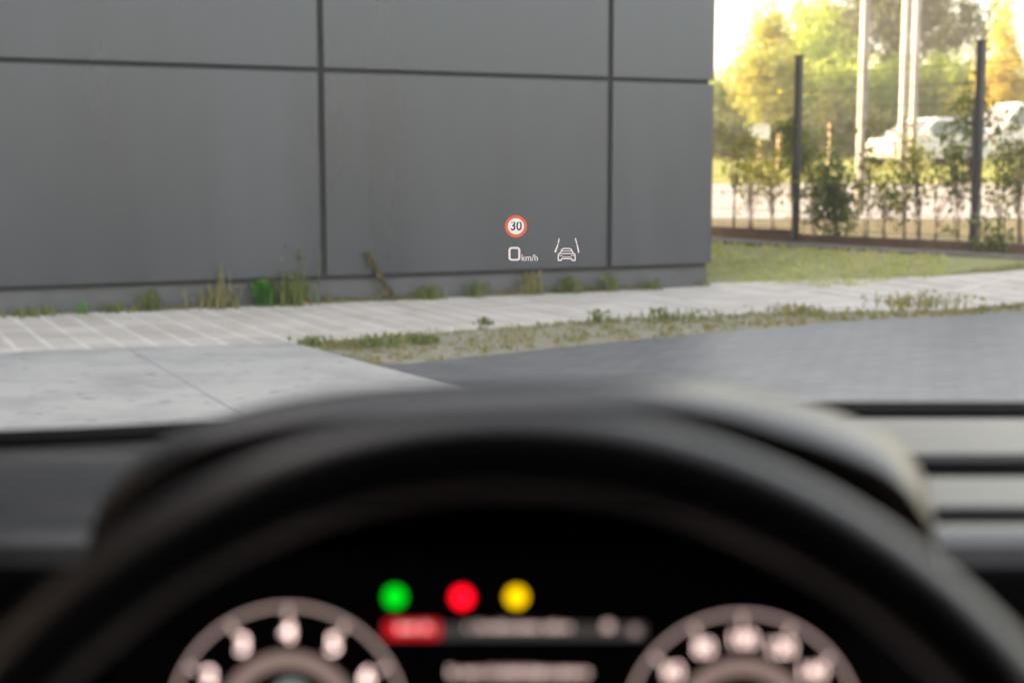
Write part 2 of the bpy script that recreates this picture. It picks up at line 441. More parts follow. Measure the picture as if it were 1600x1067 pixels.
def tree(name, cat, label, px, Y, blobs, trunk_h, trunk_r, leaf, nclump, per, spread, mat, group=None, shell=.5, bark=None, X=None):
    rng = np.random.default_rng(int(px * 7 + Y))
    x = (px - 800) / FPX * Y * 1.0 if X is None else X
    z = T(x, Y)
    root = empty(name, (x, Y, z), 0, label, cat, group)
    pts, cc = clumps(rng, blobs, nclump, per, spread, shell)
    pts = pts[pts[:, 2] > .05]
    v, f = leaf_mesh(pts, leaf, rng)
    np_mesh('crown', v, f, mat, root)
    bm = bmesh.new()
    top = Vector((0, 0, trunk_h))
    tube(bm, [(0, 0, -.1), (trunk_r * .3, 0, trunk_h * .35), (0, trunk_r * .5, trunk_h * .7), top], [trunk_r * 1.25, trunk_r, trunk_r * .8, trunk_r * .45], 8)
    for k in range(min(len(cc), 14)):
        c = Vector(cc[int(rng.integers(len(cc)))]); st = Vector((0, 0, trunk_h * rng.uniform(.35, .95)))
        mid = st.lerp(c, .5) + Vector((0, 0, .08 * (c - st).length))
        tube(bm, [st, mid, c], [trunk_r * .4, trunk_r * .22, trunk_r * .06], 5)
    from_bm(bm, 'trunk', bark or M_bark, root, True)
    return root
L_gold = leafmat('gold_leaves', (.23, .26, .06), (.30, .30, .07), .5, .6)
L_lime = leafmat('lime_leaves', (.19, .28, .06), (.28, .34, .09), .5, .5)
L_olive = leafmat('olive_leaves', (.07, .09, .03), (.11, .12, .045), .4, .4)
L_green = leafmat('green_leaves', (.08, .12, .03), (.18, .19, .05), .5, 2)
L_weed = leafmat('weed_leaves', (.09, .13, .035), (.15, .18, .06), .35, 9)
L_brown = leafmat('brown_leaves', (.17, .14, .06), (.09, .07, .04), .25, 9)
L_fresh = leafmat('fresh_leaves', (.05, .17, .03), (.08, .22, .04), .4, 9)
L_straw = leafmat('straw_leaves', (.23, .20, .09), (.16, .17, .07), .3, 9)
L_mix = leafmat('mixed_young_leaves', (.22, .26, .06), (.36, .32, .08), .55, 4)
L_orange = leafmat('orange_leaves', (.34, .30, .07), (.38, .34, .10), .5, .6)

# tall trees on the skyline (px centre, distance, blobs x y z rx ry rz)
tree('tall_tree', 'tree', 'large dark olive tree with sky showing through, rising behind the lamp posts', 1385, 82,
     [(0, 0, 7.6, 4.6, 3, 2.6), (-3.6, 0, 7.0, 2.6, 2, 2.0), (3.9, 0, 7.4, 2.4, 2, 2.4), (.5, 0, 10, 3.6, 3, 2.4)], 7, .35, .30, 260, 55, .42, L_olive, shell=.3)
tree('tall_tree', 'tree', 'broad golden green tree with a pointed top, nearest the dark building', 1192, 66,
     [(0, 0, 3.6, 1.9, 1.6, 2.4), (0, 0, 5.9, 1.0, 1, 1.7), (0.2, 0, 7.8, .32, .3, 1.1)], 6, .16, .20, 190, 55, .30, L_gold, shell=.2)
tree('tall_tree', 'tree', 'slender orange gold tree at the right edge of the photo', 1556, 60,
     [(0, 0, 3.0, 1.1, 1, 1.8), (0, 0, 5.2, .55, .5, 1.5), (0, 0, 6.6, .25, .25, .7)], 5.4, .12, .18, 150, 50, .22, L_orange, shell=.1)
tree('tall_tree', 'tree', 'lime green rounded tree between the golden tree and the first lamp post', 1270, 74,
     [(0, 0, 4.6, 2.2, 2, 2.6), (-.5, 0, 7.2, 1.4, 1.3, 1.3)], 6, .2, .24, 170, 50, .36, L_lime, shell=.25)
# long hedge-like thickets below them, each one of its own
hz = [(1085, 70, 2.6, 3.7, L_lime, 'low yellow green thicket showing just beside the building corner'),
      (1150, 72, 2.4, 3.6, L_gold, 'yellow green thicket below the pointed golden tree'),
      (1225, 70, 2.6, 4.3, L_lime, 'bright lime thicket behind the left fence post'),
      (1305, 71, 2.6, 4.6, L_lime, 'lime thicket directly behind the near lamp post'),
      (1385, 73, 2.8, 5.0, L_lime, 'tallest lime thicket behind the pair of far posts'),
      (1465, 72, 2.7, 5.1, L_lime, 'broad green thicket rising over the parked white car'),
      (1540, 70, 2.6, 4.0, L_gold, 'yellow thicket behind the right fence post'),
      (1620, 69, 2.8, 3.8, L_lime, 'green thicket cut off by the right edge of the photo')]
for px, Y, rx, h, mt, lb in hz:
    tree('thicket', 'bush', lb, px, Y, [(0, 0, h * .46, rx, 1.5, h * .52), (rx * .3, 0, h * .66, rx * .6, 1.2, h * .36)], h * .6, .12, .24, 260, 70, .40, mt, 'thickets beyond the far road', shell=.1)
# darker shrubs in front of the thickets
for px, Y, rx, h, lb in [(1120, 57, 1.5, 1.9, 'dark low shrub beyond the road, next to the building corner'),
                         (1210, 58, 1.3, 1.5, 'dark low shrub beyond the road, left of the left fence post'),
                         (1305, 58, 1.5, 2.9, 'dark green shrub beyond the road, left of the near lamp post'),
                         (1350, 59, 1.2, 1.9, 'dark green shrub at the nose of the white car')]:
    tree('roadside_shrub', 'bush', lb, px, Y, [(0, 0, h * .5, rx, 1, h * .5)], h * .5, .07, .17, 70, 50, .26, L_olive, 'shrubs on the far bank', shell=.1)

# shrubs and saplings grown along the fence
def sapling(label, s, d, h, nclump, rx, stems, mt, leaf=.07, per=22, low=.1, spread=.09, zc=None, name='sapling', cat='shrub', lean=.0):
    p = F0 + FD * s + Vector((-.8, -.6)) * d
    rng = np.random.default_rng(int(abs(s) * 31 + h * 17 + nclump))
    root = empty(name, (p.x, p.y, T(p.x, p.y)), 0, label, cat, 'young shrubs along the fence')
    zc = zc if zc is not None else h * .55
    rz = (h - zc)
    pts, cc = clumps(rng, [(lean * zc, 0, zc, rx, rx * .6, rz)], nclump, per, spread, .15)
    pts = pts[pts[:, 2] > low]
    v, f = leaf_mesh(pts, leaf, rng)
    np_mesh('crown', v, f, mt, root)
    bm = bmesh.new()
    for k in range(stems):
        c = Vector(cc[k % len(cc)])
        tube(bm, [(0.02 * k, 0, -.05), (c.x * .25, c.y * .25, c.z * .5), c], [.008, .006, .003], 5)
    for c in cc[stems:]:
        c = Vector(c)
        tube(bm, [(c.x * .2, c.y * .2, c.z * .55), c], [.006, .002], 4)
    from_bm(bm, 'stem', M_barkp, root)
# s from px: fence point for a pixel
def s_of(px, d=0):
    k = (px - 800) / FPX
    q = F0 + Vector((-.8, -.6)) * d
    # (q.x + .6 s) = k (q.y - .8 s)
    return (k * q.y - q.x) / (.6 + .8 * k)
sapling('dark leafy sapling against the fence beside the building corner', s_of(1143, -.3), -.3, 1.55, 13, .30, 3, L_green, per=30, zc=1.15)
sapling('dark climber wound round the upper half of the left fence post', s_of(1238, -.15), -.15, 1.55, 20, .26, 3, L_green, per=38, zc=1.15)
sapling('full leafy green bush low at the fence right of the left post', s_of(1300, -.2), -.2, 1.15, 44, .40, 6, L_weed, per=40, zc=.55, spread=.12, name='bush')
sapling('sparse sapling right of the near lamp post foot', s_of(1350, -.3), -.3, 1.5, 10, .26, 3, L_green, per=18, zc=1.0)
sapling('dark leafy climber high on the right fence post', s_of(1512, -.12), -.12, 1.95, 14, .16, 3, L_green, per=26, zc=1.5)
sapling('thin two stemmed sapling midway between the fence posts', s_of(1408, -.3), -.3, 1.35, 12, .26, 4, L_green, per=16, zc=.8)
sapling('leaning sapling with few leaves left of the right post', s_of(1455, -.3), -.3, 1.1, 9, .22, 3, L_straw, per=15, zc=.6, lean=.25)
sapling('taller dark sapling just left of the right fence post', s_of(1493, -.3), -.3, 1.75, 16, .24, 4, L_green, per=24, zc=1.05)
sapling('leafy sapling at the far right of the fence', s_of(1590, -.3), -.3, 1.7, 20, .22, 4, L_green, per=24, zc=1.1)
for q, (px_, h_, lb_) in enumerate([(1168, 1.2, 'thin sapling with yellowish leaves, second from the building corner along the fence'), (1205, 1.35, 'yellow green sapling midway between building corner and left fence post'),
        (1268, 1.3, 'yellow leafed sapling just right of the left fence post'), (1378, 1.0, 'low yellow green bush second from the near lamp post foot'),
        (1432, 1.6, 'tall thin yellowish sapling below the white car'), (1560, 1.25, 'yellow green sapling just right of the right fence post')]):
    sapling(lb_, s_of(px_, -.45), -.45, h_, 18, .27, 4, L_mix, per=20, zc=h_ * .6, spread=.11)
sapling('low weed clump at the foot of the right fence post', s_of(1545, .12), .12, .42, 10, .22, 3, L_weed, per=30, zc=.18, low=.0)

# ------------------------------------------------------------ lamp posts and stakes
M_pole = plain('galvanised_pole', (.27, .24, .205), .55, metal=.0, noise=.08, scale=3)
def lamp_post(label, px, Y, r0, r1, h, arm):
    x = (px - 800) / FPX * Y
    root = empty('street_lamp', (x, Y, T(x, Y)), 0, label, 'street lamp')
    bm = bmesh.new(); tube(bm, [(0, 0, -.2), (0, 0, 1.0), (0, 0, h)], [r0, r0 * .97, r1], 16); from_bm(bm, 'pole', M_pole, root, True)
    bm = bmesh.new(); tube(bm, [(0, 0, h - .1), (0, 0, h + .15), (arm * .3, -.1, h + .35), (arm, -.3, h + .42)], [r1, r1 * .8, r1 * .6, r1 * .5], 10); from_bm(bm, 'arm', M_pole, root, True)
    bm = bmesh.new(); box(bm, (arm - .1, -.42, h + .36), (arm + .5, -.18, h + .5), .03); from_bm(bm, 'lamp_head', M_pole, root)
lamp_post('nearest lamp post, thick and pale, standing between the two fence posts', 1341, 24.0, .085, .062, 6.5, .8)
lamp_post('left one of the far pair of lamp posts above the white car', 1404, 44.0, .14, .11, 8.0, -.8)
lamp_post('right one of the far pair of lamp posts above the white car', 1420, 45.5, .14, .11, 8.2, .8)
M_wood = plain('stake_wood', (.40, .29, .16), .8, noise=.2, scale=8)
for px, Y, h, lb in [(1183, 40, 1.35, 'pale stake with a small board beyond the road, left of the left fence post'), (1213, 40, 1.25, 'pale wooden stake beyond the road, nearest the left fence post on its left'),
                     (1291, 41, 1.45, 'pale wooden stake beyond the road between left fence post and lamp post')]:
    x = (px - 800) / FPX * Y
    root = empty('stake', (x, Y, T(x, Y)), 0, lb, 'stake', 'stakes on the far bank')
    bm = bmesh.new(); tube(bm, [(0, 0, -.1), (0, 0, h)], .05, 8); from_bm(bm, 'post', M_wood, root)
    if px == 1183:
        bm = bmesh.new(); box(bm, (-.28, -.08, h - .35), (.28, -.055, h + .05), .01); from_bm(bm, 'board', plain('board_white', (.7, .68, .64), .6), root)

# ------------------------------------------------------------ parked cars on the far side
M_white = plain('white_paint', (.62, .60, .57), .25, coat=.6)
M_glass = plain('car_glass', (.12, .12, .12), .08, spec=.8)
M_tyre = plain('tyre', (.03, .03, .03), .8)
M_rim = plain('alloy', (.45, .45, .46), .35, metal=.8)
M_tail = plain('red_lens', (.4, .02, .015), .3)
M_head = plain('clear_lens', (.7, .7, .7), .15)
def car_body(prof, W2, tumble, zb):
    """prof: side outline (x,z) closed, shaped in across the width"""
    bm = bmesh.new(); rings = []
    for y, k in [(-W2, .93), (-W2 * .93, .985), (-W2 * .5, 1), (0, 1.01), (W2 * .5, 1), (W2 * .93, .985), (W2, .93)]:
        ring = []
        for (x, z) in prof:
            yy = y * (1 - tumble * max(0, z - zb))
            xx = x * (1 - .04 * abs(y / W2) ** 3)
            zz = z if z < zb else zb + (z - zb) * k
            ring.append(bm.verts.new((xx, yy, zz)))
        rings.append(ring)
    n = len(prof)
    for a, b in zip(rings, rings[1:]):
        for k in range(n): bm.faces.new((a[k], a[(k + 1) % n], b[(k + 1) % n], b[k]))
    bm.faces.new(rings[0][::-1]); bm.faces.new(rings[-1])
    bmesh.ops.recalc_face_normals(bm, faces=bm.faces[:])
    return bm
def car(name, cat, label, x, y, rz, prof, W2, zb, wx, wr, wins, shields, tumble=.12):
    root = empty(name, (x, y, T(x, y)), rz, label, cat)
    from_bm(car_body(prof, W2, tumble, zb), 'body', M_white, root)
    for sy in (-1, 1):
        for quad in wins:
            bm = bmesh.new()
            vs = []
            for (a, z) in quad:
                vs.append(bm.verts.new((a, sy * (W2 * (1 - tumble * max(0, z - zb)) * 1.0 + .012), z)))
            fa = bm.faces.new(vs)
            ex = bmesh.ops.extrude_face_region(bm, geom=[fa])
            for v_ in ex['geom']:
                if isinstance(v_, bmesh.types.BMVert): v_.co.y -= sy * .03
            bmesh.ops.recalc_face_normals(bm, faces=bm.faces[:])
            from_bm(bm, 'window', M_glass, root)
        bm = bmesh.new(); box(bm, (shields['mx'], sy * W2 - .02, zb + .02), (shields['mx'] + .16, sy * (W2 + .2), zb + .16), .03); from_bm(bm, 'mirror', M_white, root)
        for a in wx:
            wh = bmesh.new()
            bmesh.ops.create_cone(wh, cap_ends=True, segments=28, radius1=wr, radius2=wr, depth=.22, matrix=Matrix.Translation((a, sy * (W2 - .10), wr)) @ Matrix.Rotation(R(90), 4, 'X'))
            t_ = from_bm(wh, 'wheel', M_tyre, root)
            rm = bmesh.new()
            bmesh.ops.create_cone(rm, cap_ends=True, segments=24, radius1=wr * .66, radius2=wr * .6, depth=.03, matrix=Matrix.Translation((a, sy * (W2 + .02), wr)) @ Matrix.Rotation(R(90), 4, 'X'))
            from_bm(rm, 'rim', M_rim, t_)
        bm = bmesh.new(); box(bm, (shields['hx'], sy * (W2 * .62), shields['hz']), (shields['hx'] + .22, sy * (W2 * .97), shields['hz'] + .14), .03); from_bm(bm, 'headlight', M_head, root)
        bm = bmesh.new(); box(bm, (shields['tx'] - .1, sy * (W2 * .7), shields['tz']), (shields['tx'], sy * (W2 * .97), shields['tz'] + .25), .03); from_bm(bm, 'tail_light', M_tail, root)
    for nm, key in (('windscreen', 'ws'), ('rear_window', 'rw')):
        (xa, za), (xb, zb2) = shields[key]
        bm = bmesh.new()
        dx = -.015 if nm == 'windscreen' else .015
        vs = [bm.verts.new(p) for p in ((xa + dx, -W2 * .82, za), (xa + dx, W2 * .82, za), (xb + dx, W2 * .72, zb2), (xb + dx, -W2 * .72, zb2))]
        fa = bm.faces.new(vs); ex = bmesh.ops.extrude_face_region(bm, geom=[fa])
        for v_ in ex['geom']:
            if isinstance(v_, bmesh.types.BMVert): v_.co.x -= dx * 1.5; v_.co.z += .02
        bmesh.ops.recalc_face_normals(bm, faces=bm.faces[:])
        from_bm(bm, nm, M_glass, root)
    return root
suv = [(-2.15, .35), (-2.2, .62), (-2.08, .86), (-1.2, 1.02), (-.95, 1.05), (-.35, 1.5), (-.1, 1.6), (.8, 1.63), (1.7, 1.55), (1.85, 1.48), (2.1, 1.02), (2.18, .9), (2.16, .4), (2.0, .25), (-2.0, .25)]
xx = (1438 - 800) / FPX * 49
car('parked_car', 'car', 'white estate-shaped parked car seen from its front left beyond the road', xx, 49, R(24), suv, .9, 1.0, (-1.35, 1.33), .33,
    [[(-.75, 1.04), (.2, 1.04), (.2, 1.5), (-.25, 1.48)], [(.26, 1.04), (1.15, 1.04), (1.1, 1.5), (.26, 1.51)], [(1.22, 1.06), (1.8, 1.08), (1.6, 1.42), (1.2, 1.48)]],
    dict(mx=-.75, hx=-2.19, hz=.68, tx=2.2, tz=.85, ws=((-.97, 1.07), (-.36, 1.5)), rw=((2.1, 1.04), (1.86, 1.46))))
van = [(-2.4, .35), (-2.45, .8), (-2.3, 1.05), (-1.75, 1.25), (-1.2, 1.95), (-.9, 2.15), (2.2, 2.18), (2.4, 2.05), (2.5, .9), (2.5, .4), (2.3, .3), (-2.2, .3)]
xx = (1596 - 800) / FPX * 54
car('parked_van', 'van', 'tall white van parked behind the right fence post, cut off by the photo edge', xx, 54, R(14), van, .98, 1.2, (-1.6, 1.5), .34,
    [[(-1.35, 1.28), (-.5, 1.28), (-.5, 1.9), (-1.0, 1.9)], [(-.4, 1.28), (.6, 1.28), (.6, 1.9), (-.4, 1.9)]],
    dict(mx=-1.4, hx=-2.44, hz=.82, tx=2.52, tz=1.0, ws=((-1.75, 1.27), (-1.22, 1.93)), rw=((2.48, 1.25), (2.42, 1.9))), tumble=.08)

# ------------------------------------------------------------ weeds along the wall and in the verge
def blades(rng, n, h, spread, lean=.25, w=.008, dirx=0.0):
    v, f = [], []
    for k in range(n):
        bx, by = rng.normal(size=2) * spread
        a = rng.uniform(0, 2 * math.pi); hh = h * rng.uniform(.45, 1.1)
        le = lean * rng.uniform(.3, 1.2)
        dx, dy = math.cos(a) * le + dirx, math.sin(a) * le
        wx, wy = -math.sin(a) * w, math.cos(a) * w
        b = len(v)
        for q, t in enumerate((0, .4, .75, 1)):
            x, y, z = bx + (dx - dirx) * hh * t * t + dirx * hh * t, by + dy * hh * t * t, hh * t
            ww = (1, .9, .6, .12)[q]
            v += [(x - wx * ww, y - wy * ww, z), (x + wx * ww, y + wy * ww, z)]
        for q in range(3): f.append((b + 2 * q, b + 2 * q + 1, b + 2 * q + 3, b + 2 * q + 2))
    return v, f
def weed(label, px, py, h, n, spread, mt, leafy=0, lean=.35, dirx=0.0, group='weeds growing along the foot of the wall', name='weed', w=.008, leafsize=.05, wall=True, stem=False):
    rng = np.random.default_rng(int(px * 3 + py))
    if wall:
        k = (px - 800) / FPX
        s = (k * (WB.y - .07 * .0) - WB.x) / (WD.x - k * WD.y)
        p = WB + WD * s + WN * .09
    else:
        p = Vector(Gp(px, py))
    o = empty(name, (p.x, p.y, T(p.x, p.y) + .02), WANG if wall else 0, label, 'weed', group)
    v, f = blades(rng, n, h, spread, lean, w, dirx)
    mesh('blades', v, f, mt, o)
    if leafy:
        pts = np.stack([rng.normal(size=leafy) * spread * 1.1, rng.normal(size=leafy) * spread * .7, rng.uniform(.02, 1, leafy) * h], 1)
        pts[:, 0] += dirx * pts[:, 2]
        v, f = leaf_mesh(pts, leafsize, rng, .7)
        np_mesh('leaves', v, f, mt, o)
    return o
weed('low dark tuft at the wall foot in the left corner of the photo', 45, 490, .10, 60, .10, L_weed)
weed('tiny pale green sprout at the wall, second tuft from the left edge', 122, 488, .12, 16, .03, L_fresh)
weed('low olive tuft at the wall, third from the left edge', 172, 486, .10, 40, .07, L_weed)
weed('rounded dark green tuft at the wall, fourth from the left edge', 229, 483, .18, 60, .05, L_weed, 30)
weed('wide straw green tuft at the wall left of the bright leafy weed', 338, 478, .20, 90, .10, L_straw, 40)
weed('thin tall dry stalks rising from the straw tuft', 342, 478, .42, 7, .05, L_straw, 0, .15)
weed('bright green broad leaved weed at the wall', 403, 474, .24, 30, .045, L_fresh, 110, .3, leafsize=.07)
weed('tall feathery grass clump left of the dark vertical joint', 448, 474, .30, 110, .09, L_weed, 60)
weed('very tall thin green stalks in front of the wall panel left of the joint', 462, 474, .62, 12, .09, L_weed, 14, .18, w=.006)
weed('tall brown dry weed leaning left, right of the dark joint', 612, 467, .44, 9, .020, L_brown, 110, .22, dirx=-.62, leafsize=.05)
weed('low bushy green tuft right of the leaning dry weed', 664, 463, .13, 70, .07, L_weed, 40)
weed('small mid green tuft at the wall below the speed sign', 738, 460, .16, 50, .05, L_weed, 30)
weed('yellow green upright weed below the speed figure', 824, 456, .22, 50, .05, L_straw, 90, leafsize=.05)
weed('low green tuft at the wall below the car symbol', 885, 452, .16, 60, .06, L_weed, 30)
weed('low green tuft at the wall under the right vertical joint', 945, 448, .17, 40, .05, L_weed, 20)
weed('faint small tuft near the building corner', 1012, 446, .12, 26, .04, L_weed, 10)
gv = 'weed tufts in the gravel verge'
weed('green tuft at the tip of the gravel verge beside the concrete corner', 490, 543, .06, 40, .06, L_weed, 20, wall=False, group=gv)
weed('small olive tuft in the verge, second from its left tip', 535, 547, .05, 60, .09, L_straw, 30, wall=False, group=gv)
weed('dense green tuft in the verge left of centre', 598, 545, .08, 60, .10, L_weed, 30, wall=False, group=gv)
weed('round green tuft in the verge right of the dense one', 665, 541, .07, 40, .05, L_weed, 15, wall=False, group=gv)
weed('tiny tuft on the pale pavers at the verge edge', 757, 512, .06, 30, .03, L_weed, 10, wall=False, group=gv)
weed('small green tuft in the verge below the car symbol', 937, 508, .10, 30, .06, L_weed, 14, wall=False, group=gv)
weed('wide green tuft in the verge right of the car symbol', 1050, 503, .09, 60, .13, L_weed, 26, wall=False, group=gv)
weed('low olive tuft in the right part of the verge', 1245, 492, .07, 90, .15, L_straw, 40, wall=False, group=gv)
weed('yellowish tuft where the verge leaves the photo on the right', 1440, 483, .12, 120, .20, L_straw, 60, wall=False, group=gv)
# low ground cover all along the gravel verge
gl, gh = resample(grav_lo, 200), resample(grav_hi, 200)
cv, cf = [], []
rng = np.random.default_rng(5)
for k in range(1700):
    i = int(rng.integers(0, 199)); t = rng.beta(1.2, 1.0)
    p = gl[i].lerp(gh[i], t)
    v_, f_ = blades(rng, 5, .03 + .02 * rng.random(), .018, .8, .005)
    b = len(cv); z = T(p.x, p.y) + .012
    cv += [(a[0] + p.x, a[1] + p.y, a[2] + z) for a in v_]; cf += [tuple(q + b for q in ff) for ff in f_]
tag(mesh('sparse_grass', cv, cf, L_straw), 'short dry grass scattered through the gravel verge', 'grass', kind='stuff')
cv, cf = [], []
for k in range(2200):
    p = Vector((rng.uniform(1.9, 6.0), rng.uniform(13.6, 19)))
    n_ = .8 * p.x + .6 * p.y
    if n_ > 12.4 or n_ < 10.6: continue
    pr = (p.x / p.y) * FPX + 800
    if pr > 1480: continue
    v_, f_ = blades(rng, 6, .05, .03, .6, .006)
    b = len(cv); z = T(p.x, p.y) + .03
    cv += [(a[0] + p.x, a[1] + p.y, a[2] + z) for a in v_]; cf += [tuple(q + b for q in ff) for ff in f_]
tag(mesh('lawn_grass', cv, cf, leafmat('lawn_blades', (.34, .37, .14), (.44, .42, .22), .3, 3)), 'short pale green grass on the strip before the fence', 'grass', kind='stuff')
cv, cf = [], []
for k in range(620):
    s_ = -abs(rng.uniform(0, 9.5)); d_ = abs(rng.normal()) * .045 + .02
    if math.sin(s_ * 3.1) + math.sin(s_ * 7.7 + 1) + rng.normal() * .5 < -.1: continue
    p = WB + WD * s_ + WN * d_
    v_, f_ = blades(rng, 5, .035 + .07 * rng.random() ** 3, .02, .8, .005)
    b = len(cv); z = T(p.x, p.y) + .022
    cv += [(a[0] + p.x, a[1] + p.y, a[2] + z) for a in v_]; cf += [tuple(q + b for q in ff) for ff in f_]
tag(mesh('wall_foot_grass', cv, cf, L_straw), 'ragged line of very short dry grass in the crack along the wall foot', 'grass', kind='stuff')
# fallen orange leaf by the wall
p = Gp(470, 481)
v = [(-.09, -.02, .004), (-.03, -.05, .02), (.06, -.04, .012), (.1, 0, .006), (.04, .04, .022), (-.05, .035, .01), (0, 0, .03)]
lf = mesh('fallen_leaf', v, [(0, 1, 6), (1, 2, 6), (2, 3, 6), (3, 4, 6), (4, 5, 6), (5, 0, 6)], plain('dry_leaf', (.55, .33, .14), .8))
lf.location = (p[0], p[1], T(p[0], p[1]) + .024)
tag(lf, 'large dry orange leaf lying on the pavers left of the dark joint', 'leaf')

# ------------------------------------------------------------ the car we sit in
CX = .37
ego = empty('car_interior', (CX, .6, 0), 0, 'dark car interior seen from the driver seat, with steering wheel and instrument display', 'car')
def local(p): return Vector(p) - Vector((CX, .6, 0))
M_dash = plain('soft_dash_grain', (.009, .0085, .008), .29, spec=.7, bump=.5, bscale=900, bdist=.0006)
M_dark = plain('black_trim', (.012, .012, .013), .75, spec=.25)
M_hood = plain('binnacle_grain', (.012, .011, .010), .29, spec=.85, bump=.5, bscale=900, bdist=.0006)
M_leather = plain('black_leather', (.009, .0088, .0095), .32, spec=1.0, bump=.35, bscale=500, bdist=.0006)
M_cowl = plain('cowl_black', (.008, .008, .008), .95, spec=.03)
M_lining = plain('headliner', (.03, .03, .03), .95, spec=.1)
M_satin = plain('satin_strip', (.30, .29, .28), .38, metal=.6)

def loft(rings, closed=False):
    v, f = [], []
    n = len(rings[0])
    for r_ in rings: v += [tuple(p) for p in r_]
    for i in range(len(rings) - 1):
        for k in range(n - 1 + (1 if closed else 0)):
            f.append((i * n + k, i * n + (k + 1) % n, (i + 1) * n + (k + 1) % n, (i + 1) * n + k))
    return v, f
# dashboard: cross-sections along X
ZD = 1.02
def yback(x):
    t = smooth((x + .42) / .50)
    return .905 + .125 * t
secs = []; fr_ = []
NX = 60
for i in range(NX + 1):
    x = -.42 + (1.16 + .42) * i / NX
    r_ = smooth((x - .05) / .15)          # grooves grow to the right of the wheel
    yb = yback(x)
    g1, g2 = .034 * r_ + .004, .010 * r_ + .001
    pr = [(yb, ZD - .05), (yb, ZD - .002), (yb - .006, ZD), (yb - .008, ZD), (.895, ZD), (.888, ZD - .004), (.886, ZD - g1), (.832, ZD - g1), (.830, ZD - .003), (.824, ZD), (.752, ZD), (.748, ZD - .002),
          (.746, ZD - g2), (.718, ZD - g2), (.716, ZD - .001), (.70, ZD - .001), (.685, ZD - .004), (.676, ZD - .012), (.674, ZD - .03)]
    fr_.append([local((x, y, z)) for y, z in [(.676, ZD - .012), (.672, ZD - .016), (.664, ZD - .035), (.66, ZD - .08), (.67, ZD - .2), (.70, ZD - .35)]])
    secs.append([local((x, y, z)) for y, z in pr])
v, f = loft(secs)
mesh('dashboard', v, f, M_dash, ego)
v, f = loft(fr_); mesh('dashboard_front', v, f, M_cowl, ego)
# black cowl strip at the foot of the windscreen
secs = []
for i in range(NX + 1):
    x = -.42 + 1.58 * i / NX
    yb = yback(x)
    secs.append([local((x, yb + .005, ZD + .002)), local((x, yb + .05, ZD + .003)), local((x, yb + .06, ZD - .01)), local((x, yb + .06, ZD - .06))])
v, f = loft(secs); mesh('windscreen_cowl', v, f, M_cowl, ego)
bm = bmesh.new(); box(bm, local((.14, .834, ZD - .03)), local((1.15, .884, ZD - .008))); from_bm(bm, 'groove_shade_strip', M_cowl, ego)  # black strip laid in to stand for shade in the groove

# binnacle hood
crest = [(150, 900), (158, 830), (172, 775), (205, 728), (260, 690), (345, 658), (480, 626), (650, 608), (800, 601), (1000, 599), (1130, 605), (1260, 630), (1350, 662), (1410, 697), (1443, 745), (1455, 810), (1462, 900)]
lip = [(120, 960), (128, 880), (150, 815), (190, 768), (260, 716), (345, 682), (480, 652), (650, 634), (800, 628), (1000, 630), (1130, 648), (1230, 676), (1320, 706), (1400, 745), (1448, 805), (1470, 885), (1478, 960)]
def cr(pts, n):
    out = []
    P_ = [Vector(p) for p in pts]
    for k in range(len(P_) - 1):
        p0, p1, p2, p3 = P_[max(0, k - 1)], P_[k], P_[k + 1], P_[min(len(P_) - 1, k + 2)]
        for i in range(n):
            t = i / n
            out.append(.5 * ((2 * p1) + (p2 - p0) * t + (2 * p0 - 5 * p1 + 4 * p2 - p3) * t * t + (3 * p1 - p0 - 3 * p2 + p3) * t ** 3))
    out.append(P_[-1]); return out
cc_, ll_ = cr(crest, 5), cr(lip, 5)
C1 = [at(p.x, p.y, .655) for p in cc_]
L1 = [at(p.x, p.y, .555) for p in ll_]
mid_x = at(805, 600, .62).x
rows_ = []
def inset(P_, dz, k): return [Vector((mid_x + (p.x - mid_x) * k, p.y, p.z - dz)) for p in P_]
inner = [Vector((mid_x + (p.x - mid_x) * .975, p.y + .004, p.z - .005)) for p in L1]
deep = [Vector((mid_x + (p.x - mid_x) * .93, .64, p.z - .03)) for p in L1]
lipf = [Vector((p.x, p.y - .004, p.z - .004)) for p in L1]
mid1 = [a.lerp(b, .33) + Vector((0, 0, .004)) for a, b in zip(L1, C1)]
mid2 = [a.lerp(b, .7) + Vector((0, 0, .004)) for a, b in zip(L1, C1)]
back1 = [Vector((mid_x + (p.x - mid_x) * 1.02, .70, p.z - .012)) for p in C1]
back2 = [Vector((mid_x + (p.x - mid_x) * 1.06, .76, max(ZD - .03, p.z - .06))) for p in C1]
back3 = [Vector((mid_x + (p.x - mid_x) * 1.08, .80, ZD - .04)) for p in C1]
v, f = loft([[local(p) for p in rw] for rw in (inner, lipf, L1, mid1, mid2, C1, back1, back2, back3)])
mesh('instrument_hood', v, f, M_hood, ego, True)
v, f = loft([[local(p) for p in rw] for rw in (deep, inner)])
mesh('hood_lining', v, f, M_dark, ego, True)

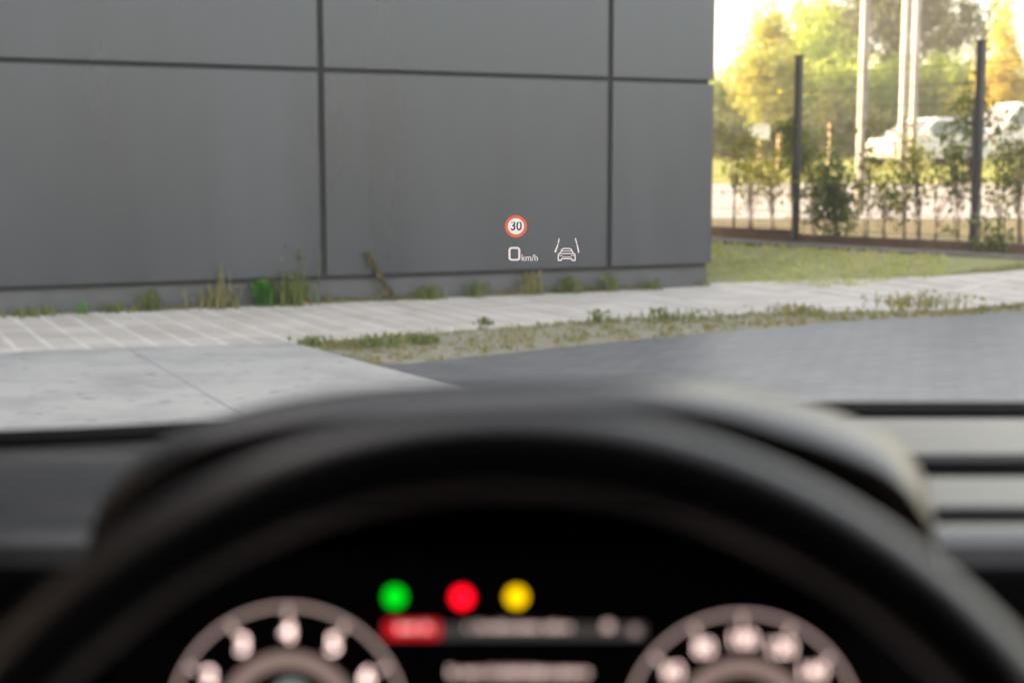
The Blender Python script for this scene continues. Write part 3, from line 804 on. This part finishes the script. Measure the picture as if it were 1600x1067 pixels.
# instrument display
YS, TS = .60, R(18)
o0 = at(805, 1067, YS)
sn = Vector((0, -math.cos(TS), math.sin(TS)))             # facing us and a little up
su = Vector((1, 0, 0)); sv = Vector((0, math.sin(TS), math.cos(TS)))
def S(px, py, out=.0):
    d = ray(px, py); q = o0 + sn * out
    t = (q - EYE).dot(sn) / d.dot(sn)
    return EYE + d * t
def slocal(px, py, out=0.0): return local(S(px, py, out))
disp = empty('instrument_display', local(o0)); disp.parent = ego
def dl(px, py, out=0.0): return slocal(px, py, out) - local(o0)
M_screen = plain('display_glass', (.004, .004, .005), .35, spec=.25)
def plate(name, poly, o1, o2, mat, parent):
    bm = bmesh.new()
    a = [bm.verts.new(dl(x, y, o1)) for x, y in poly]; b = [bm.verts.new(dl(x, y, o2)) for x, y in poly]
    n = len(poly)
    bm.faces.new(a); bm.faces.new(b[::-1])
    for k in range(n): bm.faces.new((a[k], b[k], b[(k + 1) % n], a[(k + 1) % n]))
    bmesh.ops.recalc_face_normals(bm, faces=bm.faces[:])
    return from_bm(bm, name, mat, parent)
plate('screen', [(180, 870), (1430, 870), (1440, 1420), (170, 1420)], -.008, 0, M_screen, disp)
def disc_poly(cx, cy, r, n=40): return [(cx + r * math.cos(2 * math.pi * k / n), cy + r * math.sin(2 * math.pi * k / n)) for k in range(n)]
def ringmesh(name, cx, cy, r0, r1, mat, parent, a0=0, a1=360, n=96, out=.0012):
    v, f = [], []
    for k in range(n + 1):
        a = R(a0 + (a1 - a0) * k / n)
        for r_ in (r0, r1): v.append(dl(cx + r_ * math.cos(a), cy - r_ * math.sin(a), out))
    for k in range(n): f.append((2 * k, 2 * k + 1, 2 * k + 3, 2 * k + 2))
    return mesh(name, v, f, mat, parent)
WARM = (238, 205, 196)
def text_mesh(s, size, name='t', bold=0.0, sx=1.0):
    cu = bpy.data.curves.new(name, 'FONT'); cu.body = s; cu.size = size; cu.align_x = 'CENTER'; cu.align_y = 'CENTER'; cu.offset = bold; cu.resolution_u = 6
    o = bpy.data.objects.new(name, cu); COL.objects.link(o)
    bpy.context.view_layer.update()
    me = bpy.data.meshes.new_from_object(o.evaluated_get(bpy.context.evaluated_depsgraph_get()))
    bpy.data.objects.remove(o)
    for v_ in me.vertices: v_.co.x *= sx
    return me
def on_screen(me, px, py, mat, name, parent, out=.0016):
    p = dl(px, py, out)
    M = Matrix((su, sv, -sn)).transposed().to_4x4()
    M = Matrix((( su.x, sv.x, sn.x, p.x), (su.y, sv.y, sn.y, p.y), (su.z, sv.z, sn.z, p.z), (0, 0, 0, 1)))
    me.transform(M)
    return link(name, me, mat, parent)
PXM = .6 / FPX * 1.0                                       # one pixel at the display, in metres
E_ring = emit('dial_ring_light', WARM, 1.7)
E_in = emit('dial_inner_light', (225, 190, 180), .42)
E_num = emit('dial_figures', WARM, 4.6)
E_num2 = emit('dial_figures_right', WARM, 3.0)
E_tick = emit('dial_ticks', WARM, 1.4)
E_glow = emit('dial_centre', (200, 225, 210), .45)
def dial(cx, cy, nums, step, a0, tag_):
    d = ringmesh('dial', cx, cy, 181, 186, emit('dial_ring_' + tag_, WARM, .8), disp)
    ringmesh('inner_ring', cx, cy, 88, 112, E_in, d)
    for k, s in enumerate(nums):
        a = R(a0 - step * k)
        me = text_mesh(s, 38 * PXM, bold=.0002)
        if len(s) > 1: me.transform(Matrix.Diagonal((.80, .86, 1, 1)))
        on_screen(me, cx + 142 * math.cos(a), cy - 142 * math.sin(a), E_num if len(s) == 1 else E_num2, 'figure', d)
        v, f = [], []
        for (rr, ww) in ((160, 2.2), (182, 2.2)):
            for sgn in (-1, 1):
                v.append(dl(cx + rr * math.cos(a) - sgn * ww * math.sin(a), cy - rr * math.sin(a) - sgn * ww * math.cos(a), .0018))
        mesh('tick', v, [(0, 1, 3, 2)], E_tick, d)
    return d
d1 = dial(450, 1130, [str(k) for k in range(0, 9)], 30, 210, 'left')
d2 = dial(1160, 1141, ['0', '20', '40', '60', '80', '100', '120', '140', '160', '180', '200'], 25, 215, 'right')
plate('centre_readout', disc_poly(455, 1092, 30), .001, .0016, E_glow, d1)
def lamp(name, px, py, rgb, k, label):
    o = plate(name, disc_poly(px, py, 15, 24), .0008, .0014, emit(name + '_light_' + str(px), rgb, k), disp)
    o['label'] = label
lamp('warning_light', 617, 932, (0, 215, 25), 1.9, 'green indicator light')
lamp('warning_light', 722, 933, (255, 10, 30), 3.6, 'red warning light')
lamp('warning_light', 807, 932, (250, 200, 5), 2.2, 'yellow warning light')
plate('status_bar', [(600, 975), (1008, 975), (1008, 997), (600, 997)], .0004, .0008, emit('status_bar_grey', (70, 66, 64), 1.0), disp)
plate('alert_box', [(602, 970), (686, 970), (686, 996), (602, 996)], .001, .0014, emit('alert_red', (225, 25, 35), 1.0), disp)
def scribble(name, x0, x1, y, h, mat, gap=5, seedv=1):
    """illegible letter-sized strokes"""
    rr = random.Random(seedv); bm = bmesh.new(); x = x0
    while x < x1:
        w_ = rr.uniform(2.0, 3.2)
        hh = h * rr.choice((.62, .62, 1))
        for (a0, a1, b0, b1) in ((x, x + w_, y - hh / 2, y + h * .31),) + (((x, x + rr.uniform(6, 8), y - .1 * h, y + .08 * h),) if rr.random() < .5 else ()):
            vs = [bm.verts.new(dl(px_, py_, .002)) for px_, py_ in ((a0, b1), (a1, b1), (a1, b0), (a0, b0))]
            bm.faces.new(vs)
        x += w_ + rr.uniform(gap * .7, gap * 1.4)
        if rr.random() < .1: x += gap
    return from_bm(bm, name, mat, disp)
E_txt = emit('display_text', WARM, 1.7)
scribble('alert_text', 622, 676, 981, 16, emit('alert_text_light', (255, 190, 185), 2.0), 5, 3)
scribble('message_text', 730, 896, 980, 16, E_txt, 5, 4)
scribble('message_text', 702, 914, 1051, 18, emit('display_text_lower', WARM, 2.3), 5, 5)
plate('symbol', disc_poly(950, 978, 8, 12), .001, .0016, emit('symbol_grey', WARM, 1.0), disp)
plate('symbol', disc_poly(992, 985, 8, 12), .001, .0016, emit('symbol_dim', WARM, .45), disp)

# steering wheel
wc = Vector((-.0015, .335, .9585)); TW = R(20)
MW = Matrix.Translation(local(wc)) @ Matrix.Rotation(-TW, 4, 'X')
wheel = empty('steering_wheel', local(wc)); wheel.rotation_euler = (-TW, 0, 0); wheel.parent = ego
v, f = [], []
NU, NV = 160, 24
for i in range(NU):
    a = 2 * math.pi * i / NU
    for j in range(NV):
        b = 2 * math.pi * j / NV
        rr = .1732 + .0122 * math.cos(b)
        v.append((rr * math.cos(a), .016 * math.sin(b), rr * math.sin(a)))
for i in range(NU):
    for j in range(NV):
        f.append((i * NV + j, i * NV + (j + 1) % NV, ((i + 1) % NU) * NV + (j + 1) % NV, ((i + 1) % NU) * NV + j))
mesh('rim', v, f, M_leather, wheel, True)
bm = bmesh.new(); box(bm, (-.075, -.02, -.07), (.075, .03, .055), .02); from_bm(bm, 'hub', M_dark, wheel)
for (a, b) in (((-.07, 0, 0), (-.165, 0, .0)), ((.07, 0, 0), (.165, 0, .0)), ((0, 0, -.06), (0, 0, -.165))):
    bm = bmesh.new(); tube(bm, [a, b], [.022, .014], 10); from_bm(bm, 'spoke', M_dark, wheel)

# cabin around the driver: roof, pillars, light-blocking side and rear panels, doors, seat, windscreen
zr = 1.56
bm = bmesh.new(); box(bm, (-.72, -2.2, zr), (.72, -.20, zr + .05), .01, Matrix.Translation((0, 0, 0)))
from_bm(bm, 'roof', M_lining, ego)
for sx in (-1, 1):
    bm = bmesh.new(); box(bm, (sx * .37 - .2, -.36, zr - .035), (sx * .37 + .2, -.18, zr - .01), .01); from_bm(bm, 'sun_visor', M_lining, ego)  # unseen visor, added to cut light on the wheel rim
    mt_, nt_, lt_, bt_ = nmat('light_filter_glass_' + ('left' if sx < 0 else 'right')); nt_.remove(bt_)
    tt_ = nt_.new('ShaderNodeBsdfTransparent'); q_ = .22 if sx < 0 else .95; tt_.inputs[0].default_value = (q_, q_, q_ * 1.03, 1)  # unseen panes added; the left one is darkened to dim the cabin
    lt_.new(tt_.outputs[0], nt_['Material Output'].inputs[0])
    bm = bmesh.new(); box(bm, (sx * .775, -.74 if sx > 0 else -.44, .98), (sx * .770, .36, zr)); from_bm(bm, 'side_window_filter', mt_, ego)
    bm = bmesh.new(); tube(bm, [(sx * .80, .38, ZD - .04), (sx * .66, -.20, zr + .02)], [.045, .035], 8); from_bm(bm, 'pillar_or_blocker', M_lining, ego)
    bm = bmesh.new(); box(bm, (sx * .82, -2.2, .25), (sx * .76, .35, .98), .01); from_bm(bm, 'door_card', M_dark, ego)
    bm = bmesh.new(); box(bm, (sx * .82, -2.2, .97), (sx * .72, -.75 if sx > 0 else -.45, zr), .01); from_bm(bm, 'pillar_or_blocker', M_lining, ego)  # unseen solid panel, closing the side to keep light out
bm = bmesh.new(); box(bm, (-.80, -2.25, .25), (.80, -2.1, zr), .01); from_bm(bm, 'rear_panel', M_dark, ego)  # unseen, closed to full height to keep the cabin dark
bm = bmesh.new(); box(bm, (-.76, -2.1, .22), (.76, .3, .26)); from_bm(bm, 'floor', M_dark, ego)
bm = bmesh.new(); box(bm, (-.62, -1.12, .5), (-.12, -.98, 1.08), .04); box(bm, (-.62, -1.0, .42), (-.12, -.45, .56), .04); box(bm, (-.5, -1.1, 1.09), (-.24, -1.0, 1.28), .03)
from_bm(bm, 'seat', M_dark, ego)

# ------------------------------------------------------------ head-up display image
YH = 2.8
h0 = at(845, 380, YH)
hud = empty('head_up_display', h0, 0, 'floating white and red head-up display symbols in front of the dark wall', 'head-up display')
H_white = emit('display_white', (246, 240, 236), 1.0)
H_red = emit('display_red', (238, 112, 84), 1.0)
H_pink = emit('display_pale', (244, 226, 224), 1.0)
H_dark = plain('sign_figures', (.03, .03, .03), .9, spec=0)
PH = YH / FPX / math.cos(PITCH) * 1.0
hc = ray(800, 533.5); hu = Vector((1, 0, 0)); hv = hu.cross(hc).normalized()
def hp(px, py, out=0.0):
    p = at(px, py, YH) - h0
    return p - hc.normalized() * out
def hpoly(name, polys, mat, parent, out=0.0, thick=.0006):
    bm = bmesh.new()
    for poly in polys:
        a = [bm.verts.new(hp(x, y, out)) for x, y in poly]; b = [bm.verts.new(hp(x, y, out - thick)) for x, y in poly]
        n = len(poly)
        bm.faces.new(a); bm.faces.new(b[::-1])
        for k in range(n): bm.faces.new((a[k], b[k], b[(k + 1) % n], a[(k + 1) % n]))
    bmesh.ops.recalc_face_normals(bm, faces=bm.faces[:])
    return from_bm(bm, name, mat, parent)
def hring(name, outer, inner, mat, parent, out=0.0):
    v, f = [], []
    n = len(outer)
    for a, b in zip(outer, inner): v += [hp(*a, out), hp(*b, out)]
    for k in range(n): f.append((2 * k, 2 * k + 1, (2 * k + 3) % (2 * n), (2 * k + 2) % (2 * n)))
    return mesh(name, v, f, mat, parent)
def htext(s, px, py, hpx, mat, name, parent, bold=0.0, sx=1.0, out=.001):
    me = text_mesh(s, hpx * PH * 1.37, name, bold, sx)
    p = hp(px, py, out); nn = -hc.normalized(); vv = nn.cross(hu)
    me.transform(Matrix(((hu.x, vv.x, nn.x, p.x), (hu.y, vv.y, nn.y, p.y), (hu.z, vv.z, nn.z, p.z), (0, 0, 0, 1))))
    return link(name, me, mat, parent)
hp0 = empty('speed_limit_sign', (0, 0, 0)); hp0.parent = hud
scx, scy = 806.2, 353.8
hring('red_ring', disc_poly(scx, scy, 17.3, 64), disc_poly(scx, scy, 12.6, 64), H_red, hp0)
hpoly('white_disc', [disc_poly(scx, scy, 12.7, 48)], H_white, hp0, -.0004)
htext('30', scx + .3, scy, 14.6, H_dark, 'figures', hp0, bold=.0004, sx=.90, out=.0006)
def rrect(cx, cy, w_, h_, r_, n=8):
    out = []
    for (sx, sy, a0) in ((1, 1, 0), (-1, 1, 90), (-1, -1, 180), (1, -1, 270)):
        for k in range(n + 1):
            a = R(a0 + 90 * k / n)
            out.append((cx + sx * (w_ / 2 - r_) + r_ * math.cos(a), cy + sy * (h_ / 2 - r_) + r_ * math.sin(a)))
    return out
hring('speed_figure', rrect(803.8, 396.8, 18.6, 21.4, 5.2), rrect(803.8, 396.8, 12.2, 15.6, 2.2), H_pink, hud)
htext('km/h', 827.6, 403.4, 10.2, H_pink, 'unit_text', hud, bold=.0001, sx=.93)
sym = empty('lane_assist_symbol', (0, 0, 0)); sym.parent = hud
def stroke(pts, w_):
    out = []
    for (a, b) in zip(pts, pts[1:]):
        d = Vector(b) - Vector(a); n_ = Vector((-d.y, d.x)).normalized() * w_ / 2; e = d.normalized() * w_ * .3
        a_, b_ = Vector(a) - e, Vector(b) + e
        out.append([tuple(a_ - n_), tuple(b_ - n_), tuple(b_ + n_), tuple(a_ + n_)])
    return out
for pl in ([[(872.8, 372.3), (874.6, 372.6), (873.0, 381), (871.4, 380.6)], [(871.0, 381.5), (872.8, 382), (868.6, 395), (866.0, 394.2)]],
           [[(898.2, 372.2), (899.8, 372.0), (902.0, 381), (900.3, 381.4)], [(900.8, 382.2), (902.6, 381.8), (905.4, 394.6), (903.2, 395.4)]]):
    hpoly('lane_line', pl, H_pink, sym)
def m_(pts, cx=885.4): return pts + [(2 * cx - x, y) for x, y in pts[::-1]]
cs = []
cs += stroke(m_([(872.6, 397.2), (875.2, 395.6), (878.6, 389.2), (881.2, 388.4)]), 1.7)          # roof line and shoulders
cs += stroke([(877.6, 392.4), (893.2, 392.4)], 1.2)
cs += stroke([(876.2, 396.4), (894.6, 396.4)], 1.5)
cs += stroke(m_([(873.0, 397.0), (872.2, 400.0), (872.3, 407.0), (876.6, 407.0), (878.0, 404.2)]), 1.9)
cs += stroke([(878.6, 404.4), (892.2, 404.4)], 1.8)
cs += stroke([(879, 401.4), (891.8, 401.4)], .9)
cs += stroke([(874.2, 399.2), (878.4, 400.0)], 1.3) + stroke([(896.6, 399.2), (892.4, 400.0)], 1.3)
for i_, pl in enumerate(cs): pass
bmc = bmesh.new()
for i_, pl in enumerate(cs):
    o_ = i_ * .00012
    bmc.faces.new([bmc.verts.new(hp(x, y, o_)) for x, y in pl])
from_bm(bmc, 'car_outline', H_pink, sym)

# windscreen pane
M_ws, n, l, b = nmat('windscreen_glass')
n.remove(b)
o_ = n['Material Output']; tr = n.new('ShaderNodeBsdfTransparent'); gl_ = n.new('ShaderNodeBsdfGlossy'); fr = n.new('ShaderNodeFresnel'); mx = n.new('ShaderNodeMixShader')
tr.inputs[0].default_value = (.93, .95, .945, 1); gl_.inputs['Roughness'].default_value = .0; fr.inputs[0].default_value = 1.12
l.new(fr.outputs[0], mx.inputs[0]); dt = n.new('ShaderNodeBsdfTranslucent'); dt.inputs[0].default_value = (.9, .88, .85, 1)
m2 = n.new('ShaderNodeMixShader'); m2.inputs[0].default_value = .008      # translucent veil added to the glass for glare
l.new(tr.outputs[0], m2.inputs[1]); l.new(dt.outputs[0], m2.inputs[2])
l.new(m2.outputs[0], mx.inputs[1]); l.new(gl_.outputs[0], mx.inputs[2]); l.new(mx.outputs[0], o_.inputs[0])
secs = []
for j in range(13):
    t = j / 12
    row = []
    for i in range(31):
        x = -.40 + 1.54 * i / 30
        u = (x - CX) / .77
        x2 = CX + (x - CX) * (1 - .12 * t)
        y = (yback(x) + .01) * (1 - t) + (.40 + .02 * (1 - u * u)) * t
        z = ZD + .01 + (zr - .0 - ZD) * t + .02 * math.sin(math.pi * t)
        row.append(local((x2, y, z)))
    secs.append(row)
v, f = loft(secs)
mesh('windscreen', v, f, M_ws, ego, True)

# ------------------------------------------------------------ warm scattering veil, added to imitate glare in the distance
M_hz = bpy.data.materials.new('glare_haze'); M_hz.use_nodes = True
n, l = M_hz.node_tree.nodes, M_hz.node_tree.links
n.clear()
o_ = n.new('ShaderNodeOutputMaterial'); pv = n.new('ShaderNodeVolumePrincipled')
pv.inputs['Color'].default_value = (.95, .93, .88, 1); pv.inputs['Density'].default_value = .0012; pv.inputs['Anisotropy'].default_value = .2
l.new(pv.outputs[0], o_.inputs['Volume'])
bm = bmesh.new(); box(bm, (-165, -125, -1.6), (165, 175, 17.5))
hz_ = from_bm(bm, 'glare_haze', M_hz); hz_['kind'] = 'stuff'; hz_['label'] = 'thin warm veil added over the whole place to imitate glare'; hz_['category'] = 'glare_haze'
